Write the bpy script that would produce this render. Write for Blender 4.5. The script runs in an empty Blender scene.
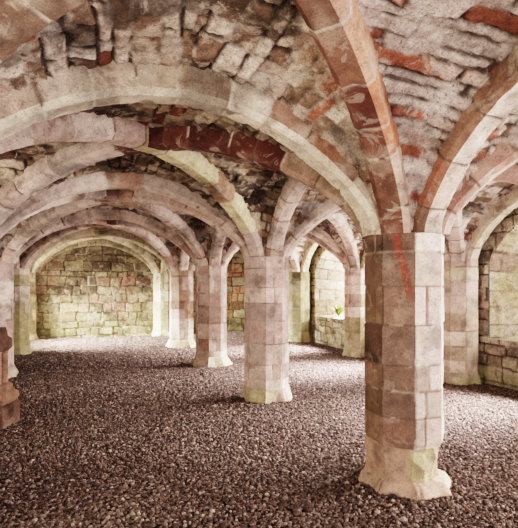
import bpy, math, random
import numpy as np

C = bpy.context.scene.collection
# ------------------------------------------------------------------ layout (metres)
B = 3.05            # bay length along the row of columns (+Y)
WR = 3.38           # central row -> right responds
WL = 3.79           # central row -> left piers
SPR = 1.99          # springing height
RCOL = 0.312        # circumradius of the octagonal columns
IN = RCOL * math.cos(math.pi / 8)
XR = 3.67           # right wall face
XL = -4.2          # left wall face
YB = 4 * B + 0.08   # back wall face
Y0 = -B
FL = 0.035          # gravel bed height

# ------------------------------------------------------------------ numpy helpers
def _hash(ix, iy, iz, seed):
    h = (ix.astype(np.int64) * 374761393 + iy.astype(np.int64) * 668265263 +
         iz.astype(np.int64) * 1274126177 + seed * 974634541) & 0xFFFFFFFF
    h = ((h ^ (h >> 13)) * 1274126177) & 0xFFFFFFFF
    h = ((h ^ (h >> 16)) * 2246822519) & 0xFFFFFFFF
    return ((h ^ (h >> 15)) & 0xFFFFFF) / float(0xFFFFFF)

def vnoise(x, y, z, seed=0):
    ix, iy, iz = np.floor(x), np.floor(y), np.floor(z)
    fx, fy, fz = x - ix, y - iy, z - iz
    fx, fy, fz = [f * f * (3 - 2 * f) for f in (fx, fy, fz)]
    r = 0
    for a in (0, 1):
        for b in (0, 1):
            for c in (0, 1):
                w = (fx if a else 1 - fx) * (fy if b else 1 - fy) * (fz if c else 1 - fz)
                r = r + w * _hash(ix + a, iy + b, iz + c, seed)
    return r * 2 - 1

def fbm(P, scale, seed=0, octaves=3):
    r, amp, tot = 0, 1.0, 0
    for o in range(octaves):
        s = scale * 2 ** o
        r = r + amp * vnoise(P[..., 0] * s + 17.3, P[..., 1] * s + 5.1, P[..., 2] * s + 9.7, seed + o * 31)
        tot += amp
        amp *= 0.5
    return r / tot

def sstep(a, b, x):
    t = np.clip((x - a) / (b - a), 0, 1)
    return t * t * (3 - 2 * t)

def lin(c):
    c = np.asarray(c, dtype=np.float64) / 255.0
    return np.where(c <= 0.04045, c / 12.92, ((c + 0.055) / 1.055) ** 2.4)

def masonry(s, t, seed, course, block, warp=0.02, joint=0.012):
    """irregular coursed stone: two random numbers per stone, distance to the joint"""
    rng = np.random.RandomState(seed)
    P = np.stack([s, t, np.zeros_like(s)], -1)
    s = s + warp * fbm(P, 3.0, seed + 1, 2)
    t = t + warp * fbm(P, 3.0, seed + 2, 2)
    tb = [t.min() - rng.uniform(0, course[0])]
    while tb[-1] < t.max() + course[1]:
        tb.append(tb[-1] + rng.uniform(*course))
    tb = np.array(tb)
    ci = np.clip(np.searchsorted(tb, t, side='right') - 1, 0, len(tb) - 2)
    dt = np.minimum(t - tb[ci], tb[ci + 1] - t)
    ds = np.zeros_like(s); bi = np.zeros(s.shape, dtype=np.int64)
    smin, smax = s.min(), s.max()
    for k in range(len(tb) - 1):
        m = ci == k
        if callable(block):
            sb = block(rng)
        else:
            sb = [smin - rng.uniform(0, block[1])]
            while sb[-1] < smax + block[1]:
                sb.append(sb[-1] + rng.uniform(*block))
        if not m.any():
            continue
        sb = np.array(sb)
        sv = s[m]
        i = np.clip(np.searchsorted(sb, sv, side='right') - 1, 0, len(sb) - 2)
        bi[m] = i
        ds[m] = np.minimum(sv - sb[i], sb[i + 1] - sv)
    z = np.zeros_like(s)
    r1 = _hash(ci + 0 * bi, bi, z, seed + 5)
    r2 = _hash(ci + 0 * bi, bi, z, seed + 6)
    r3 = _hash(ci + 0 * bi, bi, z, seed + 7)
    d = np.minimum(dt, ds)
    return r1, r2, r3, d

def pick(pal, r):
    """palette entries (weight, rgb) chosen by a random number per stone"""
    w = np.array([p[0] for p in pal], float); w = np.cumsum(w / w.sum())
    cols = np.array([p[1] for p in pal], float)
    return cols[np.clip(np.searchsorted(w, r), 0, len(pal) - 1)]

def mixc(a, b, f):
    return a + (np.asarray(b, float) - a) * np.asarray(f)[..., None]

def link(name, me, mat, parent=None):
    o = bpy.data.objects.new(name, me)
    C.objects.link(o)
    if mat: me.materials.append(mat)
    if parent: o.parent = parent
    return o

def mesh_arrays(name, V, F, cols=None, smooth=True):
    """V (n,3), F (m,4) or (m,3)"""
    me = bpy.data.meshes.new(name)
    V = np.ascontiguousarray(V, np.float32); F = np.ascontiguousarray(F, np.int32)
    k = F.shape[1]
    me.vertices.add(len(V)); me.vertices.foreach_set('co', V.ravel())
    me.loops.add(F.size); me.loops.foreach_set('vertex_index', F.ravel())
    me.polygons.add(len(F))
    me.polygons.foreach_set('loop_start', np.arange(0, F.size, k, dtype=np.int32))
    me.polygons.foreach_set('use_smooth', np.full(len(F), smooth))
    me.update(calc_edges=True)
    me.validate()
    if cols is not None:
        a = me.attributes.new('Col', 'FLOAT_COLOR', 'POINT')
        lum = (cols @ np.array([0.3, 0.55, 0.15]))[:, None]
        c = np.ones((len(V), 4), np.float32); c[:, :3] = lin(np.clip(lum + (cols - lum) * 0.84, 0, 255))
        a.data.foreach_set('color', c.ravel())
    return me

def grid_faces(n, m, wrap=False, keep=None, flip=False):
    i, j = np.meshgrid(np.arange(n - 1), np.arange(m if wrap else m - 1), indexing='ij')
    j2 = (j + 1) % m
    F = np.stack([i * m + j, i * m + j2, (i + 1) * m + j2, (i + 1) * m + j], -1)
    if keep is not None: F = F[keep]
    F = F.reshape(-1, 4)
    return F[:, ::-1] if flip else F

def grid_obj(name, P, col, mat, parent=None, wrap=False, keep=None, flip=False):
    n, m = P.shape[:2]
    me = mesh_arrays(name, P.reshape(-1, 3), grid_faces(n, m, wrap, keep, flip), col.reshape(-1, 3))
    return link(name, me, mat, parent)

def tag(o, label, cat, group=None, kind=None):
    if any(u in label for u in UNSEEN):           # stands outside the photograph's view: plain setting
        o['kind'] = 'structure'
        return o
    o['label'] = label; o['category'] = cat
    if group: o['group'] = group
    if kind: o['kind'] = kind
    return o

UNSEEN = ('beside the viewer', 'wall arch rib on the left wall beside the carved', 'before the second left pier', 'at the far end of the right wall',
          'far right end corner', 'towards the right edge', 'over the right aisle to the end', 'yellow green wall arch rib', 'diagonal rib from the end wall respond over')

def struct(o):
    o['kind'] = 'structure'
    return o

def empty(name, loc):
    o = bpy.data.objects.new(name, None); C.objects.link(o)
    o.location = loc
    return o

# ------------------------------------------------------------------ materials
def stone_mat(name, mottle=(0.62, 1.22), fine=55.0, bump=0.45, rough=0.92, stain=0.35, lime=0.4, pits=0.5, grain=(0.62, 1.3)):
    m = bpy.data.materials.new(name); m.use_nodes = True
    nt = m.node_tree; N = nt.nodes; L = nt.links
    bs = N['Principled BSDF']; bs.inputs['Roughness'].default_value = rough
    bs.inputs['Specular IOR Level'].default_value = 0.15
    at = N.new('ShaderNodeAttribute'); at.attribute_name = 'Col'
    tc = N.new('ShaderNodeTexCoord')
    n1 = N.new('ShaderNodeTexNoise'); n1.inputs['Scale'].default_value = 11; n1.inputs['Detail'].default_value = 8; n1.inputs['Roughness'].default_value = 0.68
    n2 = N.new('ShaderNodeTexNoise'); n2.inputs['Scale'].default_value = fine; n2.inputs['Detail'].default_value = 5; n2.inputs['Roughness'].default_value = 0.7
    L.new(tc.outputs['Object'], n1.inputs['Vector']); L.new(tc.outputs['Object'], n2.inputs['Vector'])
    mr = N.new('ShaderNodeMapRange'); mr.inputs['From Min'].default_value = 0.3; mr.inputs['From Max'].default_value = 0.7
    mr.inputs['To Min'].default_value = mottle[0]; mr.inputs['To Max'].default_value = mottle[1]
    L.new(n1.outputs['Fac'], mr.inputs['Value'])
    mr2 = N.new('ShaderNodeMapRange'); mr2.inputs['From Min'].default_value = 0.3; mr2.inputs['From Max'].default_value = 0.7
    mr2.inputs['To Min'].default_value = grain[0]; mr2.inputs['To Max'].default_value = grain[1]
    L.new(n2.outputs['Fac'], mr2.inputs['Value'])
    mu = N.new('ShaderNodeMath'); mu.operation = 'MULTIPLY'
    L.new(mr.outputs['Result'], mu.inputs[0]); L.new(mr2.outputs['Result'], mu.inputs[1])
    mx = N.new('ShaderNodeVectorMath'); mx.operation = 'SCALE'
    L.new(at.outputs['Color'], mx.inputs[0]); L.new(mu.outputs[0], mx.inputs['Scale'])
    # crusts of old limewash and dark weathered pits
    def mask(scale, dist, lo, hi, amount):
        nz = N.new('ShaderNodeTexNoise'); nz.inputs['Scale'].default_value = scale; nz.inputs['Detail'].default_value = 9
        nz.inputs['Roughness'].default_value = 0.72; nz.inputs['Distortion'].default_value = dist
        L.new(tc.outputs['Object'], nz.inputs['Vector'])
        r = N.new('ShaderNodeMapRange'); r.interpolation_type = 'SMOOTHSTEP'
        r.inputs['From Min'].default_value = lo; r.inputs['From Max'].default_value = hi
        r.inputs['To Min'].default_value = 0; r.inputs['To Max'].default_value = amount
        L.new(nz.outputs['Fac'], r.inputs['Value'])
        return r.outputs['Result']
    prev = mx.outputs['Vector']
    for (sc_, di, lo, hi, am, colr) in ((6.5, 0.6, 0.545, 0.61, lime, (0.56, 0.46, 0.39, 1)), (5.0, 0.3, 0.46, 0.36, stain, (0.085, 0.052, 0.038, 1)), (45, 0.2, 0.45, 0.36, pits, (0.10, 0.065, 0.05, 1))):
        if am <= 0: continue
        mm = N.new('ShaderNodeMix'); mm.data_type = 'RGBA'
        L.new(mask(sc_, di, lo, hi, am), mm.inputs['Factor']); L.new(prev, mm.inputs['A']); mm.inputs['B'].default_value = colr
        prev = mm.outputs['Result']
    L.new(prev, bs.inputs['Base Color'])
    ad = N.new('ShaderNodeMath'); ad.operation = 'MULTIPLY_ADD'; ad.inputs[1].default_value = 1.6
    L.new(n1.outputs['Fac'], ad.inputs[0]); L.new(n2.outputs['Fac'], ad.inputs[2])
    bp = N.new('ShaderNodeBump'); bp.inputs['Strength'].default_value = bump; bp.inputs['Distance'].default_value = 0.014
    L.new(ad.outputs[0], bp.inputs['Height']); L.new(bp.outputs['Normal'], bs.inputs['Normal'])
    return m

M_RIB = stone_mat('dressed rib stone', stain=0.55, lime=0.3, pits=0.6, fine=110)
M_COL = stone_mat('dressed column ashlar', mottle=(0.7, 1.18), stain=0.3, lime=0.15, pits=0.7, fine=120)
M_WEB = stone_mat('limewashed vault rubble', mottle=(0.5, 1.28), bump=0.8, fine=85, grain=(0.5, 1.4), stain=0.5, lime=0.5, pits=0.8)
M_WALL = stone_mat('wall rubble', mottle=(0.5, 1.25), bump=0.8, stain=0.6, lime=0.3, pits=0.6)
M_CARVED = stone_mat('carved sandstone', mottle=(0.55, 1.15), lime=0.08, stain=0.4)
M_PEB = stone_mat('gravel stones', mottle=(0.8, 1.15), bump=0.2, stain=0, lime=0, pits=0, grain=(0.85, 1.12))

def gravel_bed_mat():
    m = bpy.data.materials.new('gravel bed'); m.use_nodes = True
    nt = m.node_tree; N = nt.nodes; L = nt.links
    bs = N['Principled BSDF']; bs.inputs['Roughness'].default_value = 0.95; bs.inputs['Specular IOR Level'].default_value = 0.1
    tc = N.new('ShaderNodeTexCoord')
    vo = N.new('ShaderNodeTexVoronoi'); vo.inputs['Scale'].default_value = 34
    L.new(tc.outputs['Object'], vo.inputs['Vector'])
    bw = N.new('ShaderNodeSeparateColor'); L.new(vo.outputs['Color'], bw.inputs['Color'])
    cr = N.new('ShaderNodeValToRGB')
    cr.color_ramp.elements[0].color = (*lin((52, 42, 40)), 1); cr.color_ramp.elements[1].color = (*lin((150, 130, 122)), 1)
    e = cr.color_ramp.elements.new(0.6); e.color = (*lin((88, 72, 68)), 1)
    L.new(bw.outputs['Red'], cr.inputs['Fac'])
    L.new(cr.outputs['Color'], bs.inputs['Base Color'])
    bp = N.new('ShaderNodeBump'); bp.invert = True; bp.inputs['Strength'].default_value = 1; bp.inputs['Distance'].default_value = 0.02
    L.new(vo.outputs['Distance'], bp.inputs['Height']); L.new(bp.outputs['Normal'], bs.inputs['Normal'])
    return m

def plain_mat(name, rgb, rough=0.8, var=0.35, scale=20, trans=0.0):
    m = bpy.data.materials.new(name); m.use_nodes = True
    nt = m.node_tree; N = nt.nodes; L = nt.links
    bs = N['Principled BSDF']; bs.inputs['Roughness'].default_value = rough
    no = N.new('ShaderNodeTexNoise'); no.inputs['Scale'].default_value = scale; no.inputs['Detail'].default_value = 5
    cr = N.new('ShaderNodeValToRGB')
    c = lin(rgb)
    cr.color_ramp.elements[0].position = 0.3; cr.color_ramp.elements[1].position = 0.7
    cr.color_ramp.elements[0].color = (*(c * (1 - var)), 1); cr.color_ramp.elements[1].color = (*np.clip(c * (1 + var), 0, 1), 1)
    tc = N.new('ShaderNodeTexCoord'); L.new(tc.outputs['Object'], no.inputs['Vector'])
    L.new(no.outputs['Fac'], cr.inputs['Fac']); L.new(cr.outputs['Color'], bs.inputs['Base Color'])
    return m

# ------------------------------------------------------------------ palettes (sRGB albedo)
PINK = [(4, (206, 180, 170)), (4, (198, 170, 162)), (3, (188, 156, 148)), (2, (176, 142, 132)), (2, (212, 190, 178))]
BROWN = [(3, (158, 128, 108)), (3, (148, 116, 98)), (2, (170, 142, 122)), (2, (136, 102, 88))]
CREAM = [(4, (216, 202, 182)), (3, (206, 188, 168)), (2, (196, 172, 154)), (1, (186, 152, 132))]
RED = [(3, (150, 94, 76)), (3, (134, 82, 68)), (2, (164, 112, 92)), (1, (180, 140, 120))]
DEEPRED = [(1, (88, 46, 40)), (1, (78, 42, 38)), (1, (96, 52, 44))]
ORANGE = [(3, (178, 116, 80)), (2, (162, 96, 70)), (2, (196, 150, 104))]
GREENISH = [(3, (186, 172, 140)), (3, (170, 156, 122)), (2, (200, 186, 156)), (2, (154, 138, 110))]
OLIVE = [(4, (150, 134, 100)), (3, (132, 114, 84)), (3, (170, 154, 116)), (2, (116, 96, 74)), (1, (162, 126, 100))]
WEBPALE = [(5, (208, 190, 176)), (4, (196, 174, 160)), (2, (176, 146, 130)), (1.2, (166, 108, 86)), (0.9, (152, 92, 74)), (2, (216, 204, 192))]
WEBBROWN = [(4, (146, 118, 98)), (4, (124, 98, 82)), (2, (172, 148, 122)), (2, (104, 78, 66)), (.7, (120, 66, 54)), (1, (192, 174, 146))]
WALLGREY = [(4, (194, 178, 160)), (3, (182, 164, 146)), (2, (170, 148, 132)), (2, (204, 190, 166))]
ORANGEWALL = [(3, (232, 184, 140)), (3, (222, 160, 116)), (2, (236, 214, 176)), (1, (200, 136, 100))]
MOSS = np.array((118, 118, 62), float)
MOSSPALE = np.array((174, 164, 118), float)
MORTAR = np.array((196, 180, 164), float)
DIRT = np.array((96, 76, 64), float)

def ell(x, a, b):
    """depressed arch: between a half ellipse and a parabola"""
    q = np.clip(1 - (x / a) ** 2, 0, 1)
    return b * 0.5 * (np.sqrt(q) + q)

RISE_T = 0.84
RISE_DS = [1.0, 0.92, 0.92, 0.92, 0.92]      # crown rise of the diagonals, bay by bay
AO = 0.335       # rib foot set back from the column axis
LX = [3.62, 3.63, 3.72, 3.83, 3.86, 3.90]    # the left piers stand a little out of line
RD = 0.18        # how far a rib stands proud of the vault web

# ------------------------------------------------------------------ vault webs
def web(xa0, xa1, y0, y1, res, seed, pal_fn, moss=0.0, RISE_D=1.0):
    """one bay between the central row (x = 0) and the other side, whose x runs from xa0 (near) to xa1 (far)"""
    nx, ny = int(abs(xa0) / res) + 1, int((y1 - y0) / res) + 1
    A, Y = np.meshgrid(np.linspace(0, 1, nx), np.linspace(y0, y1, ny), indexing='ij')
    fy = (Y - y0) / (y1 - y0); XE = xa0 + (xa1 - xa0) * fy
    X = XE * (1 - A)
    cx, cy, hx, hy = XE / 2, (y0 + y1) / 2, np.abs(XE) / 2, (y1 - y0) / 2
    U, V = (X - cx) / hx, (Y - cy) / hy
    LD = np.hypot(hx, hy); o = AO - 0.17
    def hd(t): return ell(t * LD, LD - o, RISE_D + RD)
    def hx_(u): return ell(u * hx, hx - o, RISE_T + RD)
    def hy_(v): return ell(v * hy, hy - o, RISE_T + RD)
    def cell(v, u, arch):
        av = np.clip(np.abs(v), 1e-4, 1)
        h0d, h0t = RISE_D + RD, RISE_T + RD
        w = ((h0d + (h0t - h0d) * av) - hd(av)) / h0t
        return hd(av) + w * arch(np.clip(u / av, -1, 1))
    inV = np.abs(V) >= np.abs(U)
    Z = SPR + np.where(inV, cell(V, U, hx_), cell(U, V, hy_))
    P = np.stack([X, Y, Z], -1)
    ridge = SPR + RISE_D + RD
    across = np.where(inV, (X - cx) + np.sign(U) * 0.75 * (ridge - Z), (Y - cy) + np.sign(V) * 0.75 * (ridge - Z))
    along = np.where(inV, Y, X)
    q = np.where(inV, np.where(V > 0, 0, 1), np.where(U > 0, 2, 3))      # rear, front, right, left
    col = np.zeros(P.shape); H = np.zeros(X.shape)
    for k in range(4):
        m = q == k
        if not m.any(): continue
        pal, mort, course, block = pal_fn(k)
        r1, r2, r3, d = masonry(along[m], across[m], seed * 10 + k, course, block, warp=0.03 if k == 2 else 0.055)
        Pm = P[m]
        j = sstep(0.002, 0.022, d + 0.012 * fbm(Pm, 14, seed + 5, 2))
        n = fbm(Pm, 7, seed + 3, 3)
        c = pick(pal, r1) * (0.86 + 0.28 * r2)[:, None]
        wash = sstep(0.0, 0.16, fbm(Pm, 5.5, seed + 9, 5) + 0.55 * (r3 - 0.5) + (WASH[pal_fn.__name__] if k != 2 or pal_fn is not pal_front else 0.02))
        c = mixc(c, mort, 0.8 * wash)
        jf = fbm(Pm, 4.0, seed + 19, 2)
        gap = sstep(-0.05, 0.12, jf)[:, None]
        c = mixc(c, mort * 0.9 * gap + DIRT * 0.6 * (1 - gap), (1 - j) * 0.85)
        col[m] = c
        H[m] = (-0.018 + 0.012 * gap[:, 0]) * (1 - j) + 0.020 * (r2 - 0.5) + 0.018 * n + 0.016 * fbm(Pm, 18, seed + 6, 3) + 0.006 * wash
    soot = sstep(0.1, 0.6, fbm(P, 0.9, seed + 40, 3))
    soot = np.where((q == 2) & (pal_fn is pal_front), 0.12, 1.0) * soot
    col = mixc(col, col * 0.62, soot)
    col = mixc(col, col * 0.5, np.where((q == 2) & (pal_fn is pal_front), 0.15, 0.8) * sstep(0.08, 0.3, fbm(P, 3.0, seed + 41, 4)))
    if moss: col = mixc(col, MOSSPALE, moss * sstep(-0.1, 0.5, fbm(P, 1.5, seed + 77, 3)))
    Nn = np.cross(np.gradient(P, axis=0), np.gradient(P, axis=1))
    Nn /= np.linalg.norm(Nn, axis=-1, keepdims=True) + 1e-9
    Nn *= -np.sign(Nn[..., 2:3] + 1e-9)
    P = P + Nn * H[..., None]
    o = grid_obj('ceiling', P, col, M_WEB, flip=(xa0 > 0))
    return struct(o)

WEBRED = [(6, (210, 190, 178)), (3, (192, 160, 146)), (2.2, (158, 92, 70)), (1.2, (146, 78, 60))]
WASH = dict(pal_front=-0.05, pal_second=-0.14, pal_far=0.0, pal_rear=-0.05)
STD = ((0.09, 0.17), (0.14, 0.34))
def pal_front(k):
    if k == 2: return WEBRED, np.array((214, 196, 186)), (0.075, 0.15), (0.3, 0.8)
    if k == 0: return WEBPALE + WEBBROWN[:2], np.array((206, 186, 168)), (0.10, 0.19), (0.12, 0.32)
    return WEBPALE + WEBBROWN, np.array((192, 172, 152)), *STD
def pal_second(k):
    return WEBBROWN + [(3, (190, 168, 150))], np.array((196, 178, 152)), (0.09, 0.17), (0.12, 0.32)
def pal_far(k):
    return WEBPALE + WEBBROWN[:2], np.array((210, 194, 184)), *STD
def pal_rear(k):
    return OLIVE + WEBBROWN[:3] + RED[:1], np.array((190, 180, 140)), *STD

seed = 3
for i in range(5):
    y0, y1 = (i - 1) * B, i * B
    res = 0.0115 if i <= 1 else 0.022
    web(-LX[i], -LX[i + 1], y0, y1, res, seed, [pal_front, pal_second, pal_far, pal_far, pal_rear][i], 0.3 if i == 4 else 0, RISE_DS[i]); seed += 1
    web(WR, WR, y0, y1, 0.016 if i <= 1 else 0.024, seed, pal_far if i < 4 else pal_rear, 0.2 if i in (3, 4) else 0, RISE_DS[i]); seed += 1

# ------------------------------------------------------------------ ribs
RW = 0.112
PROFILE = [(-RW, 0.30), (-RW, 0.040), (-RW + 0.040, 0.0), (RW - 0.040, 0.0), (RW, 0.040), (RW, 0.30)]

def rib(p0, p1, rise, name, label, group, pal=CREAM, spots=(), seed=0, res=0.03, mort=MORTAR, moss=0.0, wear=0.5, cat='vault rib', faces=None):
    p0, p1 = np.array(p0, float), np.array(p1, float)
    L = np.linalg.norm(p1 - p0); u = (p1 - p0) / L; w = np.array([u[1], -u[0]])
    a = L / 2 - AO
    th0 = np.linspace(0, math.pi, 600)
    xs = -a * np.cos(th0); zs = ell(xs, a, rise)
    arc = np.concatenate([[0], np.cumsum(np.hypot(np.diff(xs), np.diff(zs)))])
    n = int(arc[-1] / res) + 2
    A = np.linspace(0, arc[-1], n)
    th = np.interp(A, arc, th0)
    # cross-section samples
    sec = []; sl = [0]
    fid = []; skip = []
    for fi, (q0, q1) in enumerate(zip(PROFILE[:-1], PROFILE[1:])):
        l = math.hypot(q1[0] - q0[0], q1[1] - q0[1]); k = max(3, int(l / max(res, 0.022)))
        for t in range(k + 1):
            sec.append((q0[0] + (q1[0] - q0[0]) * t / k, q0[1] + (q1[1] - q0[1]) * t / k)); fid.append(fi)
        skip.append(len(sec) - 1)
    sec = np.array(sec); fid = np.array(fid)
    sl = np.concatenate([[0], np.cumsum(np.hypot(np.diff(sec[:, 0]), np.diff(sec[:, 1])))])
    x = -a * np.cos(th); z = ell(x, a, rise)
    nx, nz = -np.gradient(z), np.gradient(x) + 1e-9
    ln = np.hypot(nx, nz); nx, nz = nx / ln, nz / ln                     # outward normal of the curve
    nx[0], nz[0], nx[-1], nz[-1] = -1, 0, 1, 0
    Wd, Dp = sec[:, 0][None, :], sec[:, 1][None, :]
    hx = x[:, None] + nx[:, None] * Dp; hz = SPR + z[:, None] + nz[:, None] * Dp
    mid = (p0 + p1) / 2
    P = np.stack([mid[0] + u[0] * hx + w[0] * Wd, mid[1] + u[1] * hx + w[1] * Wd, hz + 0 * Wd], -1)
    # voussoirs
    rng = np.random.RandomState(seed + 100)
    jb = [-rng.uniform(0, .1)]
    while jb[-1] < arc[-1]: jb.append(jb[-1] + rng.uniform(0.24, 0.46))
    jb = np.array(jb)
    S, Aa = np.meshgrid(sl, A); Aw = Aa + 0.012 * fbm(P, 9, seed, 2)
    bi = np.clip(np.searchsorted(jb, Aw, side='right') - 1, 0, len(jb) - 2)
    d = np.minimum(Aw - jb[bi], jb[bi + 1] - Aw)
    zz = np.zeros_like(Aw)
    r1, r2, r3 = [_hash(bi, zz + 3, zz, seed * 7 + k) for k in (1, 2, 3)]
    j = sstep(0.003, 0.014, d)
    c = pick(pal, r1)
    c = mixc(c, pick(pal, 0.3 + 0 * r1), 0.45 + 0 * r1)
    tc = ((jb[:-1] + jb[1:]) / 2 / arc[-1])[bi]
    for (t0, t1, pl) in spots:
        m = (tc >= t0) & (tc <= t1)
        c = np.where(m[..., None], pick(pl, r2), c)
    if faces:
        for fi, pl in faces.items():
            m = (fid == fi)[None, :] & np.ones_like(Aw, bool)
            c = np.where(m[..., None], pick(pl, r2), c)
    c = c * (0.92 + 0.16 * r3)[..., None]
    n1 = fbm(P, 5, seed + 50, 4)
    c = mixc(c, (206, 190, 172), wear * sstep(0.05, 0.4, n1))
    c = mixc(c, c * 0.6, 0.75 * sstep(0.05, 0.45, fbm(P, 2.2, seed + 60, 4)))
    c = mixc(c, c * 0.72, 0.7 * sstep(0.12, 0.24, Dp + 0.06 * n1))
    jn = fbm(P, 3, seed + 70, 2)
    c = np.where((j < 1)[..., None], mixc(c, np.where((jn > -0.1)[..., None], mort, DIRT), 1 - j), c)
    if moss: c = mixc(c, MOSSPALE, moss * sstep(-0.2, 0.4, fbm(P, 2.0, seed + 80, 3)))
    # relief: chipped arrises, slight misalignment of stones
    ctr = np.stack([mid[0] + u[0] * (x[:, None] + nx[:, None] * .2) + 0 * Wd, mid[1] + u[1] * (x[:, None] + nx[:, None] * .2) + 0 * Wd,
                    SPR + z[:, None] + nz[:, None] * .2 + 0 * Wd], -1)
    out = P - ctr; out /= np.linalg.norm(out, axis=-1, keepdims=True) + 1e-9
    chip = sstep(0.12, 0.5, fbm(P, 6, seed + 95, 3)) * np.exp(-np.abs(Dp - 0.01) / 0.03)
    h = -0.008 * (1 - j) + 0.009 * (r2 - 0.5) + 0.008 * fbm(P, 10, seed + 90, 3) - 0.02 * chip
    P = P + out * h[..., None]
    keep = np.ones((P.shape[0] - 1, P.shape[1] - 1), bool)
    for q in skip[:-1]: keep[:, q] = False
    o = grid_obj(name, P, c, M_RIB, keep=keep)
    return tag(o, label, cat, group, 'thing')

LP = [(-LX[i + 1], i * B) for i in range(-1, 5)]      # index i+1
CP = [(0.0, i * B) for i in range(-1, 5)]
RP = [(WR, i * B) for i in range(-1, 5)]
cn = ['near column', 'nearest column', 'second column', 'third column', 'fourth column', 'end wall respond of the row']
GT, GD, GA = 'transverse ribs of the vault', 'diagonal ribs of the vault', 'lengthwise arch ribs'
sd = 11
DARKISH = BROWN + [(2, (190, 168, 146))]
PALEPINK = [(4, (212, 186, 176)), (3, (202, 172, 162)), (2, (186, 146, 134)), (1, (164, 112, 98)), (3, (216, 196, 186))]
for i in range(0, 5):
    k = i + 1
    r = 0.016 if i == 0 else 0.025
    pal = [CREAM, PALEPINK, PALEPINK, GREENISH + CREAM, GREENISH][i]
    spots = {0: ((.46, .6, [(1, (196, 172, 148)), (1, (182, 156, 132))]), (0.66, 0.80, [(1, (166, 128, 108)), (1, (158, 122, 102))]), (0.80, 0.88, [(1, (150, 104, 80))])), 1: ((.4, .5, RED[3:]),)}.get(i, ())
    lab = ['broad cream transverse rib with brown stones, arching left from the nearest column',
           'pale pink transverse rib arching left from the second column',
           'pale transverse rib arching left from the third column',
           'mossy cream transverse rib arching left from the fourth column',
           'yellow green rib arching along the top of the mossy end wall'][i]
    rib(LP[k], CP[k], RISE_T, 'transverse_rib', lab, GT, pal, spots, sd, r, faces={3: [(2, (222, 206, 184)), (1, (212, 192, 168))], 2: [(1, (214, 196, 174))]} if i == 0 else None, moss=(0.3 if i == 4 else 0.08 if i == 3 else 0)); sd += 1  # nearest rib: chamfer and soffit painted paler as its lit lower lip
    lab = ['pinkish red transverse rib arching right from the nearest column towards the right edge',
           'pale transverse rib arching right from the second column to the right wall respond',
           'pale transverse rib arching right from the third column to the right wall',
           'mossy transverse rib arching right from the fourth column to the right wall',
           'rib along the top of the orange end wall of the right aisle'][i]
    rib(CP[k], RP[k], RISE_T, 'transverse_rib', lab, GT, [PALEPINK, PALEPINK, PALEPINK, GREENISH, GREENISH][i],
        ((.15, .4, RED),) if i == 0 else (), sd, r, moss=0.3 if i >= 3 else 0); sd += 1
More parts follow.
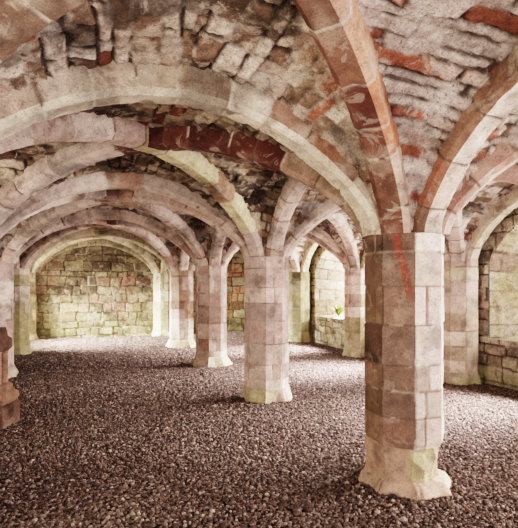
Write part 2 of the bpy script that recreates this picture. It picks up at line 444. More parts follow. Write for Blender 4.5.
for i in range(0, 5):          # bay i lies between column i-1 and column i
    a, b = i, i + 1
    r = 0.016 if i <= 1 else 0.025
    # left aisle, springing from the column at the far end of the bay, coming towards the viewer
    nm = cn[b]
    pal = [RED + ORANGE[:1], PALEPINK, PALEPINK, PALEPINK, GREENISH][i]
    spots = [((0.3, .56, [(2, (196, 140, 92)), (3, (210, 182, 140)), (1, (206, 190, 150))]), (0.60, .72, [(1, (190, 152, 130)), (1, (178, 128, 104))]), (.72, .9, [(2, (176, 108, 80)), (1, (164, 92, 70)), (1, (190, 140, 112))]), (.9, 1, [(1, (196, 160, 140))])), ((.5, .72, [(2, (206, 190, 148)), (2, (194, 176, 130))]), (.72, .76, [(1, (180, 138, 108))]), (.78, .95, [(1, (212, 198, 158))])), ((.5, .6, RED[3:]),), (), ()][i]
    lab = ['red and orange diagonal rib rising steeply from the nearest column to the top edge',
           'diagonal rib from the second column towards the viewer, pale with a yellow green stretch',
           'pale pink diagonal rib from the third column crossing the left aisle towards the viewer',
           'pale diagonal rib from the fourth column crossing the left aisle towards the viewer',
           'yellow green diagonal rib from the end wall respond crossing the left aisle'][i]
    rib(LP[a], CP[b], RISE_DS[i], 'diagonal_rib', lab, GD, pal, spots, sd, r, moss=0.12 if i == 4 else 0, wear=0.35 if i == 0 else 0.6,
        faces={2: [(2, (112, 72, 58)), (1, (98, 56, 46)), (2, (124, 86, 70))], 1: [(1, (112, 72, 58))]} if i == 0 else None); sd += 1  # nearest rib: soffit and one chamfer painted darker, shade put into the colour
    pal = [[(2, (112, 88, 72)), (1, (126, 102, 84)), (1, (98, 76, 64))], DARKISH, PALEPINK, PALEPINK, GREENISH][i]
    spots = [(), ((.30, .56, DEEPRED), (.56, .66, BROWN), (.06, .14, RED), (.70, .78, RED)), ((.45, .6, RED[3:]),), ((.4, .55, RED[2:]),), ()][i]
    # here t runs from the left pier to the column
    lab = ['dark diagonal rib crossing the upper left corner of the vault',
           'brown diagonal rib with deep red stones running from the nearest column into the left aisle',
           'pale diagonal rib from the second column running away into the left aisle',
           'pinkish diagonal rib from the third column running away into the left aisle',
           'mossy diagonal rib from the fourth column running to the left end corner'][i]
    rib(LP[b], CP[a], RISE_DS[i], 'diagonal_rib', lab, GD, pal,
        spots if i != 1 else ((.47, .80, DEEPRED), (.0, .46, PALEPINK), (.80, .88, BROWN + CREAM[:2])), sd, r, moss=0.12 if i == 4 else 0, wear=0.5 if i != 1 else 0.25); sd += 1
    # right aisle
    lab = ['reddish diagonal rib from the nearest column over the right aisle towards the viewer',
           'diagonal rib from the second column over the right aisle towards the viewer',
           'diagonal rib from the third column over the right aisle towards the viewer',
           'diagonal rib from the fourth column over the right aisle towards the viewer',
           'diagonal rib from the end wall respond over the right aisle'][i]
    rib(RP[a], CP[b], RISE_DS[i], 'diagonal_rib', lab, GD, PALEPINK + RED[:2] if i == 0 else PALEPINK, ((.5, .85, RED + PALEPINK),) if i == 0 else (), sd, r); sd += 1
    lab = ['diagonal rib of the right aisle bay beside the viewer, beyond the right edge',
           'diagonal rib from the nearest column over the right aisle to the right wall respond',
           'pale lilac diagonal rib from the second column to the respond beside the window recess',
           'pale diagonal rib from the third column to the mossy far right respond',
           'diagonal rib from the fourth column to the far right end corner'][i]
    o = rib(CP[a], RP[b], RISE_DS[i], 'diagonal_rib', lab, GD, PALEPINK, (), sd, r, moss=0.3 if i == 3 else 0)
    sd += 1
    lab = ['wide red brown arch rib from the nearest column towards the viewer, pale underneath',
           'pale arch rib joining the nearest and second columns lengthwise',
           'pale arch rib joining the second and third columns lengthwise',
           'arch rib joining the third and fourth columns lengthwise',
           'arch rib joining the fourth column and the end wall lengthwise'][i]
    rib(CP[a], CP[b], RISE_T, 'arch_rib', lab, GA, [[(2, (150, 112, 92)), (2, (142, 96, 76)), (1, (150, 86, 66)), (1, (168, 132, 110))], PALEPINK, PALEPINK, PALEPINK, GREENISH][i], (), sd, r, wear=0.35,
        faces={2: [(2, (218, 196, 180)), (1, (206, 178, 162))], 3: [(1, (214, 190, 174))]} if i == 0 else None); sd += 1  # nearest arch: lit underside put into the paler soffit and chamfer colours
    lab = ['wall arch rib on the right wall beside the viewer, beyond the right edge',
           'grey wall arch rib over the ledged recess at the right edge',
           'wall arch rib on the right wall behind the nearest column',
           'mossy wall arch rib over the bright far window recess',
           'wall arch rib at the far end of the right wall'][i]
    rib(RP[a], RP[b], RISE_T, 'arch_rib', lab, 'wall arch ribs', WALLGREY if i < 2 else GREENISH, (), sd, r, moss=0.2 if i else 0); sd += 1
    lab = ['wall arch rib on the left wall beside the viewer, beyond the left edge',
           'wall arch rib on the left wall beside the carved stone base',
           'pale wall arch rib of the left wall before the second left pier',
           'pale wall arch rib of the left wall between the two visible left piers',
           'yellow green wall arch rib over the bright left opening'][i]
    rib(LP[a], LP[b], RISE_T, 'arch_rib', lab, 'wall arch ribs', PALEPINK if i < 4 else GREENISH, (), sd, r, moss=0.3 if i == 4 else 0); sd += 1

# ------------------------------------------------------------------ octagonal columns
def octagon(nf, R, start=math.radians(22.5)):
    """points round an octagon of circumradius 1 (nf samples per face), perimeter lengths for radius R"""
    cs = [(math.cos(start + k * math.pi / 4), math.sin(start + k * math.pi / 4)) for k in range(9)]
    pts = []
    for k in range(8):
        for t in range(nf):
            f = t / (nf - 1)
            pts.append((cs[k][0] * (1 - f) + cs[k + 1][0] * f, cs[k][1] * (1 - f) + cs[k + 1][1] * f))
    return np.array(pts)          # each corner appears twice, so that the arris stays crisp

FS = 2 * RCOL * math.sin(math.pi / 8)
def octo_joints(rng):
    sb = [-0.1]
    for k in range(8):
        if k != 4 and rng.rand() < (0.6 if k == 5 else 0.35): sb.append((k + 0.5) * FS + rng.uniform(-0.03, 0.03))
        if rng.rand() < 0.3: sb.append((k + 1) * FS)
    return sb + [8 * FS + 0.1]
def column_part(name, parent, z0, z1, rad, seed, pal, nf, nz, course=(0.2, 0.36), block=octo_joints, rough=0.006, face_pal=None, mossf=None,
                loc=(0, 0), cap=False, start=math.radians(22.5), joint=0.010, red=None):
    O = octagon(nf, RCOL, start)
    m = len(O)
    zs = np.linspace(z0, z1, nz)
    S = (np.floor(np.arange(m) / nf) / 8 * 8 * RCOL * 2 * math.sin(math.pi / 8) + (np.arange(m) % nf) / (nf - 1) * RCOL * 2 * math.sin(math.pi / 8))[None, :] + 0 * zs[:, None]
    Zg = zs[:, None] + 0 * S
    ang = np.arctan2(O[:, 1], O[:, 0])[None, :] + 0 * Zg
    Rr = rad(Zg, ang)
    P = np.stack([O[None, :, 0] * Rr, O[None, :, 1] * Rr, Zg], -1)
    W = P + np.array([loc[0], loc[1], 0])
    r1, r2, r3, d = masonry(S, Zg, seed, course, block, warp=0.0)
    # stones of one face: the vertical joints follow the faces more often than not
    j = sstep(0.002, joint, d + 0.004 * fbm(W, 12, seed + 2, 2))
    c = pick(pal, r1)
    if face_pal:
        face = (np.arange(m) // nf)[None, :] + 0 * Zg.astype(int)
        for f, pl in face_pal.items(): c = np.where((face == f)[..., None], pick(pl, r2), c)
    c = c * (0.88 + 0.24 * r3)[..., None]
    n = fbm(W, 6, seed + 4, 4)
    c = mixc(c, c * 0.7, 0.8 * sstep(0.05, 0.45, n))
    c = mixc(c, c * 1.2, 0.6 * sstep(0.0, 0.4, fbm(W, 4, seed + 8, 3)))
    if red is not None:
        c = mixc(c, (142, 70, 54), red(W, S, Zg))
    jn = fbm(W, 4, seed + 14, 2)
    c = np.where((j < 1)[..., None], mixc(c, np.where((jn > 0.0)[..., None], MORTAR * 0.9, DIRT), (1 - j) * 0.65), c)
    if mossf is not None: c = mixc(c, MOSSPALE, np.clip(mossf(Zg, W), 0, 1))
    h = -0.009 * (1 - j) + 0.007 * (r2 - 0.5) + rough * fbm(W, 9, seed + 24, 3)
    P[..., 0] += h * np.cos(ang); P[..., 1] += h * np.sin(ang)
    V = P.reshape(-1, 3); F = grid_faces(nz, m, True)
    cols = c.reshape(-1, 3)
    if cap:                                                      # close the top
        V = np.vstack([V, [[0, 0, z1]]]); cols = np.vstack([cols, cols[-1:]])
        top = np.array([[(nz - 1) * m + k, (nz - 1) * m + (k + 1) % m, len(V) - 1, len(V) - 1] for k in range(m)])
        me = mesh_arrays(name, V, F, cols)
        # add cap triangles through a second mesh-safe path: ring of thin quads towards the centre
        ring = P[-1] * np.array([0.05, 0.05, 1]) + np.array([0, 0, 0.004])
        P2 = np.concatenate([P, ring[None]], 0); c2 = np.concatenate([c, c[-1:]], 0)
        bpy.data.meshes.remove(me)
        me = mesh_arrays(name, P2.reshape(-1, 3), grid_faces(nz + 1, m, True), c2.reshape(-1, 3))
    else:
        me = mesh_arrays(name, V, F, cols)
    return link(name, me, M_COL, parent)

def column(x, y, label, seed, pal=PINK, nf=16, dz=0.02, moss=0.0, group='octagonal columns of the central row', face_pal=None, kind='thing', name='column', red=None, flare=0.07, cat='column'):
    t = empty(name, (x, y, 0))
    sq = lambda ang: 1.0 / np.maximum(np.abs(np.cos(ang)), np.abs(np.sin(ang)))       # square radius
    oc = lambda ang: np.cos(np.pi / 8) / np.cos((ang + np.pi / 8) % (np.pi / 4) - np.pi / 8)
    shaft_r = lambda z, a: RCOL + 0 * z
    mf = (lambda z, W: moss * sstep(1.3, 0.2, z + 0.5 * fbm(W, 2.5, seed + 3, 3))) if moss else None
    column_part('shaft', t, 0.20, SPR + 0.01, shaft_r, seed, pal, nf, int(1.8 / dz), face_pal=face_pal, mossf=mf, loc=(x, y), red=red, cap=True)
    def plinth_r(z, a):
        k = sstep(0.24, 0.05, z)
        return RCOL * (1 + 0.02) + flare * k + k * 0.03 * np.cos(4 * a) * -1
    column_part('plinth', t, 0.0, 0.225, plinth_r, seed + 50, pal, nf, max(8, int(0.22 / dz)), course=(0.3, 0.4), block=(0.3, 0.5), rough=0.02,
                mossf=lambda z, W: 0.25 + 0.6 * sstep(-0.2, 0.4, fbm(W, 4, seed + 9, 2)) if moss < .9 else 0.8 + 0 * z, loc=(x, y), cap=True)
    if kind == 'thing': tag(t, label, cat, group, 'thing')
    else: t['kind'] = 'structure'
    return t

# the nearest column: shaft ends above a broken rough stone on a spreading footing
def near_column():
    t = empty('column', (0, 0, 0))
    sd = 501
    # faces counted from 22.5 deg: face 3 looks -X, face 4 looks to the viewer (-X-Y), face 5 looks -Y
    def redstreak(W, S, Z):
        fs = 2 * RCOL * math.sin(math.pi / 8)
        line = fs * 4.42 + (SPR - Z) * 0.22 + 0.02 * fbm(W, 5, 7, 2)
        return 0.85 * sstep(0.045, 0.015, np.abs(S - line)) * sstep(1.45, 1.6, Z)
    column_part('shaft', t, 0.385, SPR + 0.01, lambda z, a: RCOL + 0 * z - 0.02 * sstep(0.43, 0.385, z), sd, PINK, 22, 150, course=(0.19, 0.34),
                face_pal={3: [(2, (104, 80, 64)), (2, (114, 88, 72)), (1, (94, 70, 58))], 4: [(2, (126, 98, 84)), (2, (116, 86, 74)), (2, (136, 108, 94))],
                          2: BROWN, 5: [(3, (214, 192, 178)), (3, (206, 182, 168)), (1, (194, 166, 152))], 6: [(1, (226, 214, 204)), (1, (220, 206, 196))]},  # brown and pink stone, with light from the right painted into the face tones
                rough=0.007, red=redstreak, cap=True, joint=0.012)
    def broken(z, a):
        X = np.stack([np.cos(a), np.sin(a), z * 3], -1)
        r = RCOL * 0.97 + 0.012 * fbm(X, 2.2, 77, 3)
        # flat breaks where the stone has split away: direction, distance from the axis, lean
        for az, d0, lean in ((192, 0.272, 0.10), (222, 0.268, -0.22), (243, 0.250, 0.30), (268, 0.262, -0.25), (291, 0.258, 0.22), (318, 0.272, -0.1), (340, 0.262, 0.1)):
            cc = np.cos(a - math.radians(az))
            r = np.minimum(r, np.where(cc > 0.25, (d0 + lean * (z - 0.24)) / np.maximum(cc, 0.25), 9))
        return r + 0.02 * sstep(0.16, 0.09, z)
    def bm(z, W):
        a = np.arctan2(W[..., 1], W[..., 0])
        return 0.75 * sstep(0.75, 0.45, np.abs(a - math.radians(-82)) + 0.5 * fbm(W, 6, 61, 3))
    column_part('rough_base_stone', t, 0.09, 0.395, broken, sd + 1, [(2, (150, 118, 98)), (2, (158, 126, 106))], 34, 46, course=(0.4, 0.5), block=(9, 10), rough=0.022,
                mossf=bm, cap=True)
    def foot(z, a):
        X = np.stack([np.cos(a), np.sin(a), 0 * z], -1)
        return RCOL * 0.99 + 0.055 * sstep(0.15, 0.05, z) + 0.05 * fbm(X, 2.0, 19, 2)
    column_part('footing', t, 0.0, 0.12, foot, sd + 2, [(2, (176, 144, 124)), (2, (188, 166, 140)), (1, (160, 124, 106))], 26, 16, course=(0.3, 0.4), block=(0.16, 0.34), rough=0.02,
                mossf=lambda z, W: 0.35 * sstep(0.15, 0.3, W[..., 0]) * sstep(-0.2, 0.3, fbm(W, 5, 33, 2)), cap=True, joint=0.016)
    tag(t, 'nearest octagonal column, brown and pink ashlar on a broken rough base stone', 'column', 'octagonal columns of the central row', 'thing')
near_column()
column(0, B, 'second octagonal column of the row, pale lilac pink stone with mossy foot', 520, PINK, 16, 0.016, moss=0.12, flare=0.045)
column(0, 2 * B, 'third octagonal column of the row, pale stone with red patch and flaring green foot', 540, PINK, 12, 0.022, moss=0.15,
       face_pal={4: [(3, (196, 170, 160)), (0.6, (176, 128, 112)), (2, (186, 154, 144))]}, flare=0.1)
column(0, 3 * B, 'fourth octagonal column of the row, small and brown pink near the end wall', 560, PINK + BROWN[:2], 10, 0.03, moss=0.35, flare=0.1)
column(0, 4 * B, 'yellow green respond column against the end wall, behind the fourth column', 580, GREENISH, 10, 0.03, moss=0.7, name='respond', group='wall responds', cat='respond')
column(0, -B, '', 590, PINK, 10, 0.03, kind='structure')
for i, lab in enumerate([None, None, 'grey pink respond against the right wall, just right of the nearest column',
                         'pale respond with mossy patches in front of the bright window recess',
                         'dark mossy green respond at the left of the bright far window recess',
                         'mossy corner respond at the far end of the right wall']):
    pal = [WALLGREY, WALLGREY, WALLGREY + PINK[:2], PINK + GREENISH[:2], [(2, (132, 124, 88)), (1, (118, 112, 80)), (1, (148, 138, 106))], GREENISH][i]
    column(WR, (i - 1) * B, lab, 600 + 11 * i, pal, 12 if i < 4 else 9, 0.024, moss=[0, 0, .25, .55, .3, .8][i],
           group='wall responds', kind='thing' if lab else 'structure', name='respond', flare=0.03, cat='respond')
for i, lab in enumerate([None, None, None, 'smooth pink pier at the left edge behind the carved stone',
                         'pale green mossy pier on the left, beside the bright opening',
                         'thin yellow green corner respond at the left end of the end wall']):
    pal = [PINK, PINK, PINK, PINK, GREENISH + CREAM, GREENISH][i]
    column(-LX[i] if i < 5 else -LX[i] - 0.06, (i - 1) * B, lab, 700 + 11 * i, pal, 12, 0.026, moss=[0, 0, 0.1, .1, .95, .7][i],
           group='left piers', kind='thing' if lab else 'structure', name='pier', flare=0.07, cat='pier')

# ------------------------------------------------------------------ walls
def wall(name, P0, du, length, z1, nrm, seed, pal_fn, res=0.024, keep_fn=None, course=(0.16, 0.3), block=(0.22, 0.55), moss_fn=None, depth=0.02):
    n, m = int(length / res) + 1, int(z1 / res) + 1
    S, Z = np.meshgrid(np.linspace(0, length, n), np.linspace(0, z1, m), indexing='ij')
    P = np.stack([P0[0] + du[0] * S, P0[1] + du[1] * S, Z], -1)
    r1, r2, r3, d = masonry(S, Z, seed, course, block, warp=0.045)
    j = sstep(0.002, 0.02, d + 0.01 * fbm(P, 12, seed + 6, 2))
    c = pal_fn(S, Z, r1, P) * (0.84 + 0.32 * r3)[..., None]
    c = mixc(c, c * 0.62, 0.8 * sstep(0.05, 0.4, fbm(P, 4, seed + 2, 4)))
    c = mixc(c, (206, 192, 160), 0.35 * sstep(0.1, 0.4, fbm(P, 2.6, seed + 12, 3)))
    jn = fbm(P, 3, seed + 22, 2)
    c = np.where((j < 1)[..., None], mixc(c, np.where((jn > 0.22)[..., None], MORTAR * 0.85, DIRT * 0.62), 1 - j), c)
    if moss_fn: c = mixc(c, MOSS * 1.15, np.clip(moss_fn(S, Z, P), 0, 1))
    h = -depth * (1 - j) + 0.02 * (r2 - 0.5) + 0.012 * fbm(P, 8, seed + 32, 3)
    P = P + np.array(nrm)[None, None, :] * h[..., None]
    keep = None
    if keep_fn is not None:
        k = keep_fn(S, Z)
        keep = k[:-1, :-1] & k[1:, 1:] & k[:-1, 1:] & k[1:, :-1]
    return struct(grid_obj(name, P, c, M_WALL, keep=keep))

def back_pal(S, Z, r, P):
    c = pick(OLIVE, r)
    o = pick(ORANGEWALL, r)
    f = sstep(4.1, 4.6, S + 0.25 * fbm(P, 1.5, 5, 2)) * sstep(0.35, 0.75, Z + 0.2 * fbm(P, 2, 8, 2))
    c = mixc(c, o, f)
    c = c * 0.86
    return mixc(c, (156, 106, 82), 0.5 * sstep(0.25, 0.5, fbm(P, 1.3, 18, 3)) * sstep(0.9, 1.2, Z))
wall('wall_back', (XL, YB), (1, 0), XR - XL, 3.35, (0, -1, 0), 801, back_pal, moss_fn=lambda S, Z, P: 0.3 * sstep(1.7, 0.2, Z + 0.9 * fbm(P, 1.6, 3, 3)))

HW, SILL, HSP, HRISE = 1.17, 0.78, 1.90, 0.78       # window recesses: half width, sill, spring, rise
WB = [1, 2, 3]                                      # bays of the right wall with a recess
def in_recess(yy, Z, hw=HW, sill=SILL, sp=HSP, rs=HRISE):
    top = sp + ell(yy, hw, rs)
    return (np.abs(yy) < hw) & (Z > sill) & (Z < top)
def right_keep(S, Z):
    k = np.ones(S.shape, bool)
    y = Y0 + S
    for b in [0] + WB: k &= ~in_recess(y - (b - 0.5) * B, Z)
    return k
def right_pal(S, Z, r, P):
    c = pick(WALLGREY, r)
    return mixc(c, pick(GREENISH, r), sstep(6.5, 9.5, S + fbm(P, 1, 4, 2)))
wall('wall_right', (XR, Y0), (0, 1), YB - Y0, 3.3, (-1, 0, 0), 811, right_pal, keep_fn=right_keep, course=(0.13, 0.26), block=(0.18, 0.42),
     moss_fn=lambda S, Z, P: 0.4 * sstep(0.05, 0.45, fbm(P, 1.7, 66, 3) + 0.12 * np.cos(3 * Z)))
DOOR = (3 * B + 0.35, 4 * B - 0.25, 2.25)
def left_keep(S, Z):
    y = Y0 + S
    k = ~((y > DOOR[0]) & (y < DOOR[1]) & (Z < DOOR[2]))
    for b in (0, 1, 2): k &= ~in_recess(y - (b - 0.5) * B, Z, 0.9, 0.9, 1.7, 0.5)  # the two farther openings are added, unseen, for fill light
    return k
wall('wall_left', (XL, Y0), (0, 1), YB - Y0, 3.3, (1, 0, 0), 821, lambda S, Z, r, P: pick(WALLGREY + GREENISH[:2], r), keep_fn=left_keep)

def recess(name, yc, seed, hw, sill, sp, rs, xw, sgn, depth=0.8, inner=0.45, pal=GREENISH + CREAM, moss=0.3, fern=False):
    """splayed jambs and head of a window recess (one mesh) with the sill as its part"""
    zz = np.linspace(sill, sp, 40)
    th = np.linspace(0, math.pi, 60)
    out = [(hw, z) for z in zz] + [(hw * math.cos(t), sp + rs * math.sin(t)) for t in th[1:-1]] + [(-hw, z) for z in zz[::-1]]
    out = np.array(out)
    inn = out.copy(); inn[:, 0] *= inner / hw; inn[:, 1] = sill + 0.1 + (out[:, 1] - sill) * 0.80
    n = len(out); m = 34
    D = np.linspace(0, 1, m)
    Q = out[:, None, :] * (1 - D[None, :, None]) + inn[:, None, :] * D[None, :, None]
    P = np.stack([xw + sgn * D[None, :] * depth + 0 * Q[..., 0], yc + Q[..., 0], Q[..., 1]], -1)
    s = np.concatenate([[0], np.cumsum(np.hypot(*np.diff(out, axis=0).T))])
    T = s[:, None] + 0 * Q[..., 0]; Sx = D[None, :] * math.hypot(depth, hw - inner) + 0 * T
    r1, r2, r3, d = masonry(Sx, T, seed, (0.2, 0.36), (0.3, 0.6), warp=0.02)
    j = sstep(0.004, 0.018, d)
    c = pick(pal, r1) * (0.9 + 0.2 * r3)[..., None]
    c = np.where((j < 1)[..., None], mixc(c, DIRT, (1 - j) * 0.8), c)
    c = mixc(c, MOSS * 1.2, moss * sstep(0.0, 0.4, fbm(P, 2.5, seed + 3, 3)))
    w = struct(grid_obj(name, P, c, M_WALL))
    # sill: a worn sloping slab from the wall face to the opening
    Sy, Dd = np.meshgrid(np.linspace(-1, 1, 90), np.linspace(-0.03, 1, 34), indexing='ij')
    half = hw + (inner - hw) * np.clip(Dd, 0, 1)
    P = np.stack([xw + sgn * Dd * depth, yc + Sy * half, sill + 0.1 * np.clip(Dd, 0, 1) + 0 * Sy], -1)
    r1, r2, r3, d = masonry(Sy * hw, Dd, seed + 7, (0.4, 0.6), (0.3, 0.6), warp=0.02)
    P[..., 2] += 0.03 * (r2 - 0.5) + 0.02 * fbm(P, 7, seed + 8, 3)
    c = pick(GREENISH + CREAM, r1); c = mixc(c, MOSSPALE, 0.6 * sstep(-0.3, 0.3, fbm(P, 3, seed + 9, 3)))
    grid_obj('sill', P, c, M_WALL, w)
    return w
for n_, b in enumerate([1, 2, 3, 0]):
    recess('window_%d' % (n_ + 1), (b - 0.5) * B, 900 + 20 * b, HW, SILL, HSP, HRISE, XR, 1, pal=[WALLGREY, WALLGREY + GREENISH, GREENISH, GREENISH + CREAM][b], moss=[.1, .45, .4, .35][b])
for n_, b in enumerate((0, 1, 2)):  # recesses after the first are added, unseen, to go with the fill lamps
    recess('window_%d' % (n_ + 5), (b - 0.5) * B, 990 + b, 0.9, 0.9, 1.7, 0.5, XL, -1)

# door reveal of the bright opening in the left wall
def door_reveal():
    out = np.array([(DOOR[0], z) for z in np.linspace(0, DOOR[2], 60)] + [(y, DOOR[2]) for y in np.linspace(DOOR[0], DOOR[1], 50)[1:-1]] + [(DOOR[1], z) for z in np.linspace(DOOR[2], 0, 60)])
    D = np.linspace(0, 0.7, 24)
    P = np.stack([XL - D[None, :] + 0 * out[:, :1], out[:, :1] + 0 * D[None, :], out[:, 1:] + 0 * D[None, :]], -1)
    T = np.concatenate([[0], np.cumsum(np.hypot(*np.diff(out, axis=0).T))])[:, None] + 0 * P[..., 0]
    r1, r2, r3, d = masonry(D[None, :] + 0 * T, T, 55, (0.2, 0.35), (0.3, 0.5))
    c = pick(GREENISH + CREAM, r1); c = mixc(c, DIRT, 1 - sstep(0.004, 0.02, d))
    struct(grid_obj('door_1', P, c, M_WALL))
door_reveal()

# ------------------------------------------------------------------ floor and gravel
def floor():
    me = bpy.data.meshes.new('floor')
    n = 60
    xs, ys = np.linspace(-9, 9, n), np.linspace(-7, 16, n)
    X, Y = np.meshgrid(xs, ys, indexing='ij')
    P = np.stack([X, Y, FL + 0.012 * vnoise(X * 1.3, Y * 1.3, 0 * X, 4)], -1)
    me = mesh_arrays('floor', P.reshape(-1, 3), grid_faces(n, n, flip=True))
    return struct(link('floor', me, gravel_bed_mat()))
floor()

def gravel():
    rng = np.random.RandomState(5)
    # icosahedron
    g = (1 + 5 ** 0.5) / 2
    v = np.array([(-1, g, 0), (1, g, 0), (-1, -g, 0), (1, -g, 0), (0, -1, g), (0, 1, g), (0, -1, -g), (0, 1, -g), (g, 0, -1), (g, 0, 1), (-g, 0, -1), (-g, 0, 1)], float)
    v /= np.linalg.norm(v[0])
    f = np.array([(0, 11, 5), (0, 5, 1), (0, 1, 7), (0, 7, 10), (0, 10, 11), (1, 5, 9), (5, 11, 4), (11, 10, 2), (10, 7, 6), (7, 1, 8), (3, 9, 4), (3, 4, 2), (3, 2, 6), (3, 6, 8), (3, 8, 9), (4, 9, 5), (2, 4, 11), (6, 2, 10), (8, 6, 7), (9, 8, 1)])
    def pts(n, x0, x1, y0, y1): return np.stack([rng.uniform(x0, x1, n), rng.uniform(y0, y1, n)], -1)
    xy = np.vstack([pts(62000, -3.2, 3.4, -0.9, 2.6), pts(46000, -3.9, 3.5, 2.6, 6.4), pts(30000, -3.9, 3.5, 6.4, 12.1)])
    cols_xy = [(0, i * B) for i in range(5)] + [p for p in LP] + [p for p in RP]
    ok = np.ones(len(xy), bool)
    for c in cols_xy: ok &= np.hypot(xy[:, 0] - c[0], xy[:, 1] - c[1]) > 0.30
    xy = xy[ok]; n = len(xy)
    size = rng.uniform(0.007, 0.0155, n) * np.where(rng.rand(n) < 0.08, 1.5, 1.0) * np.where(xy[:, 1] > 6.4, 1.3, 1.0)
    q = rng.normal(size=(n, 4)); q /= np.linalg.norm(q, axis=1, keepdims=True)
    w, x, y, z = q.T
    R = np.stack([1 - 2 * (y * y + z * z), 2 * (x * y - z * w), 2 * (x * z + y * w), 2 * (x * y + z * w), 1 - 2 * (x * x + z * z), 2 * (y * z - x * w),
                  2 * (x * z - y * w), 2 * (y * z + x * w), 1 - 2 * (x * x + y * y)], -1).reshape(n, 3, 3)
    sc = rng.uniform(0.6, 1.25, (n, 1, 3)) * size[:, None, None]
    VV = v[None] * sc * rng.uniform(0.85, 1.15, (n, 12, 1))
    VV = np.einsum('nij,nkj->nki', R, VV)
    VV[..., 2] *= 0.8
    zf = FL + 0.012 * vnoise(xy[:, 0] * 1.3, xy[:, 1] * 1.3, 0 * xy[:, 0], 4) + size * rng.uniform(0.1, 0.75, n)
    VV += np.concatenate([xy, zf[:, None]], 1)[:, None, :]
    FF = f[None] + (np.arange(n) * 12)[:, None, None]
    pal = [(5, (108, 88, 84)), (5, (92, 74, 70)), (4, (126, 104, 98)), (3, (144, 122, 114)), (1.5, (164, 144, 136)), (1.2, (118, 84, 74)), (0.5, (184, 168, 160))]
    c = pick(pal, rng.rand(n)) * rng.uniform(0.70, 0.92, (n, 1)) * np.array([1.0, 0.99, 0.96])
    cc = np.repeat(c[:, None], 12, 1).reshape(-1, 3)
    me = mesh_arrays('gravel', VV.reshape(-1, 3), FF.reshape(-1, 3), cc, smooth=False)
    o = link('gravel', me, M_PEB)
    tag(o, 'loose brown grey gravel covering the whole undercroft floor', 'gravel', None, 'stuff')
gravel()

# ------------------------------------------------------------------ carved stone base standing by the left pier
def loft(name, sections, parent, pal, seed, nside=8, sub=8, off=(0, 0), start=None, sqr=False):
    """stacked polygon sections (half-width, z) made into one worn stone"""
    st = math.pi / nside if start is None else start
    pts = []
    for k in range(nside):
        a0, a1 = st + k * 2 * math.pi / nside, st + (k + 1) * 2 * math.pi / nside
        for t in range(sub):
            f = t / sub
            pts.append((math.cos(a0) * (1 - f) + math.cos(a1) * f, math.sin(a0) * (1 - f) + math.sin(a1) * f))
    pts = np.array(pts) / math.cos(math.pi / nside)
    rows = []
    for (h0, z0), (h1, z1) in zip(sections[:-1], sections[1:]):
        k = max(1, int(math.hypot(h1 - h0, z1 - z0) / 0.02))
        for t in range(k): rows.append((h0 + (h1 - h0) * t / k, z0 + (z1 - z0) * t / k))
    rows.append(sections[-1]); rows.append((0.01, sections[-1][1] + 0.002))
    R = np.array(rows)
    P = np.stack([off[0] + pts[None, :, 0] * R[:, :1], off[1] + pts[None, :, 1] * R[:, :1], R[:, 1:] + 0 * pts[None, :, 0]], -1)
    c = np.zeros(P.shape) + np.array(pal, float)
    n = fbm(P, 6, seed, 3)
    c = mixc(c, c * 0.6, sstep(0.0, 0.5, n)); c = mixc(c, (186, 156, 136), 0.2 * sstep(0.1, 0.5, fbm(P, 4, seed + 5, 3)))
    P[..., :2] += 0.008 * np.stack([fbm(P, 9, seed + 1, 2), fbm(P, 9, seed + 2, 2)], -1)
    return grid_obj(name, P, c, M_CARVED, parent, wrap=True)
def carved_base():
    t = empty('carved_stone_base', (-3.35, 2.92, 0)); t.rotation_euler.z = math.radians(-20); t.scale = (0.84, 0.84, 1)
    b = (92, 64, 50)
    loft('plinth', [(0.235, 0.0), (0.24, 0.24), (0.215, 0.285)], t, b, 31, 4, 12)
    loft('moulding', [(0.21, 0.28), (0.235, 0.33), (0.225, 0.38), (0.165, 0.43), (0.175, 0.47), (0.14, 0.5)], t, (136, 98, 78), 32, 4, 12)
    for s in (-1, 1):
        for q in (-1, 1):
            loft('colonette', [(0.055, 0.46), (0.05, 0.52), (0.05, 0.82), (0.062, 0.86)], t, (156, 116, 96), 33 + s + 3 * q, 8, 3, (0.085 * s, 0.085 * q))
    loft('capital_block', [(0.12, 0.85), (0.16, 0.9), (0.16, 1.0), (0.125, 1.03), (0.11, 1.13)], t, b, 35, 4, 10)
    tag(t, 'weathered red brown carved stone base with small colonettes at the left edge', 'carved stone', None, 'thing')
carved_base()

# ------------------------------------------------------------------ ferns on the far window sill
def fern(x, y, z, seed, h, name, label):
    rng = random.Random(seed); V = []; F = []
    for k in range(26):
        a = rng.uniform(0, 2 * math.pi); l = h * rng.uniform(0.6, 1.1); lean = rng.uniform(0.25, 0.8)
        pr = None
        for s in range(7):
            f = s / 6
            r = lean * l * f ** 1.3; zz = l * (f - 0.35 * lean * f * f)
            w = 0.028 * math.sin(math.pi * min(0.98, f * 0.9 + 0.1)) + 0.002
            cx, cy = math.cos(a) * r, math.sin(a) * r; px, py = -math.sin(a) * w, math.cos(a) * w
            V += [(cx + px, cy + py, zz), (cx, cy, zz + 0.006), (cx - px, cy - py, zz)]
            i = len(V) - 3
            if s: F += [(i - 3, i - 2, i + 1, i), (i - 2, i - 1, i + 2, i + 1)]
    me = bpy.data.meshes.new(name); me.from_pydata(V, [], F)
    o = link(name, me, plain_mat('fern leaf %d' % seed, (96, 116, 48), 0.6, 0.4, 30)); o.location = (x, y, z)
    tag(o, label, 'plant')
fern(XR + 0.25, 2.5 * B + 0.30, SILL + 0.02, 3, 0.34, 'fern', 'small green fern growing on the sill of the bright far window recess')

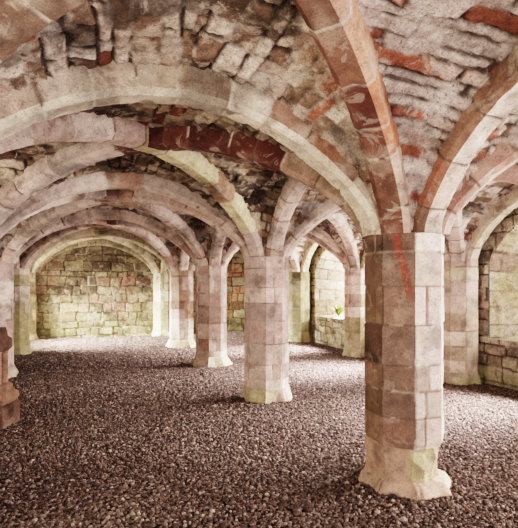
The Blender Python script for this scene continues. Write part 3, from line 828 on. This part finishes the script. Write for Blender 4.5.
# ------------------------------------------------------------------ lights
def area(name, loc, rot, sx, sy, power, color, spread=180):
    l = bpy.data.lights.new(name, 'AREA'); l.shape = 'RECTANGLE'; l.size = sx; l.size_y = sy; l.energy = power; l.color = color
    l.spread = math.radians(spread)
    o = bpy.data.objects.new(name, l); C.objects.link(o); o.location = loc; o.rotation_euler = rot
    return o
R90 = math.pi / 2
# soft daylight through the right-hand windows (pointing -X), and the brighter shaft of light each one throws on the gravel
for b, p, q, tilt in ((0, 380, 60, 1.12), (1, 60, 210, 0.95), (2, 150, 300, 0.95), (3, 190, 300, 0.95)):
    area('window daylight', (XR + 0.85, (b - 0.5) * B, 1.6), (0, R90 * tilt, 0), 0.9, 0.8, p, (1.0, 0.90, 0.84))
    area('window light shaft', (XR + 0.8, (b - 0.5) * B, 1.9), (0, R90 * 0.62, 0), 0.4, 0.7, q, (1.0, 0.93, 0.92), 48)
area('door light shaft', (XL - 0.6, (DOOR[0] + DOOR[1]) / 2, 2.1), (0, -R90 * 0.66, 0), 0.6, 2.2, 800, (1.0, 0.96, 0.9), 70)
area('door daylight', (XL - 0.75, (DOOR[0] + DOOR[1]) / 2, 1.3), (0, -R90, 0), 1.6, 2.0, 110, (1.0, 0.95, 0.84))
for b, p in ((0, 110), (1, 50), (2, 40)):  # first lights the near rib; the other two are added fill for inner bays
    area('left daylight and added fill', (XL - 0.75, (b - 0.5) * B, 1.6), (0, -R90 * 1.15, 0), 1.0, 0.8, p, (1.0, 0.86, 0.70))
area('vault fill uplight', (0.6, -5.2, 0.9), (R90 * 1.30, 0, 0.06), 5, 1.4, 300, (1.0, 0.885, 0.85))  # added fill behind the camera, aimed up to brighten the vault

w = bpy.data.worlds.new('World'); bpy.context.scene.world = w; w.use_nodes = True
bg = w.node_tree.nodes['Background']
sky = w.node_tree.nodes.new('ShaderNodeTexSky'); sky.sky_type = 'HOSEK_WILKIE'; sky.turbidity = 8; sky.sun_direction = (0.3, -0.5, 0.8)
w.node_tree.links.new(sky.outputs['Color'], bg.inputs['Color']); bg.inputs['Strength'].default_value = 0.7

# ------------------------------------------------------------------ camera
cam = bpy.data.cameras.new('Camera'); co = bpy.data.objects.new('Camera', cam); C.objects.link(co)
cam.sensor_fit = 'HORIZONTAL'; cam.sensor_width = 36; cam.lens = 480 / 518 * 36
cam.shift_y = 22 / 518; cam.clip_start = 0.05
co.location = (-2.417, -3.2, 1.6); co.rotation_euler = (R90, 0, -math.atan2(0.346, 0.938))
sc = bpy.context.scene
sc.camera = co
sc.view_settings.view_transform = 'Filmic'
sc.view_settings.look = 'High Contrast'
sc.view_settings.exposure = 0.5
sc.cycles.use_denoising = True
sc.cycles.max_bounces = 8; sc.cycles.diffuse_bounces = 6
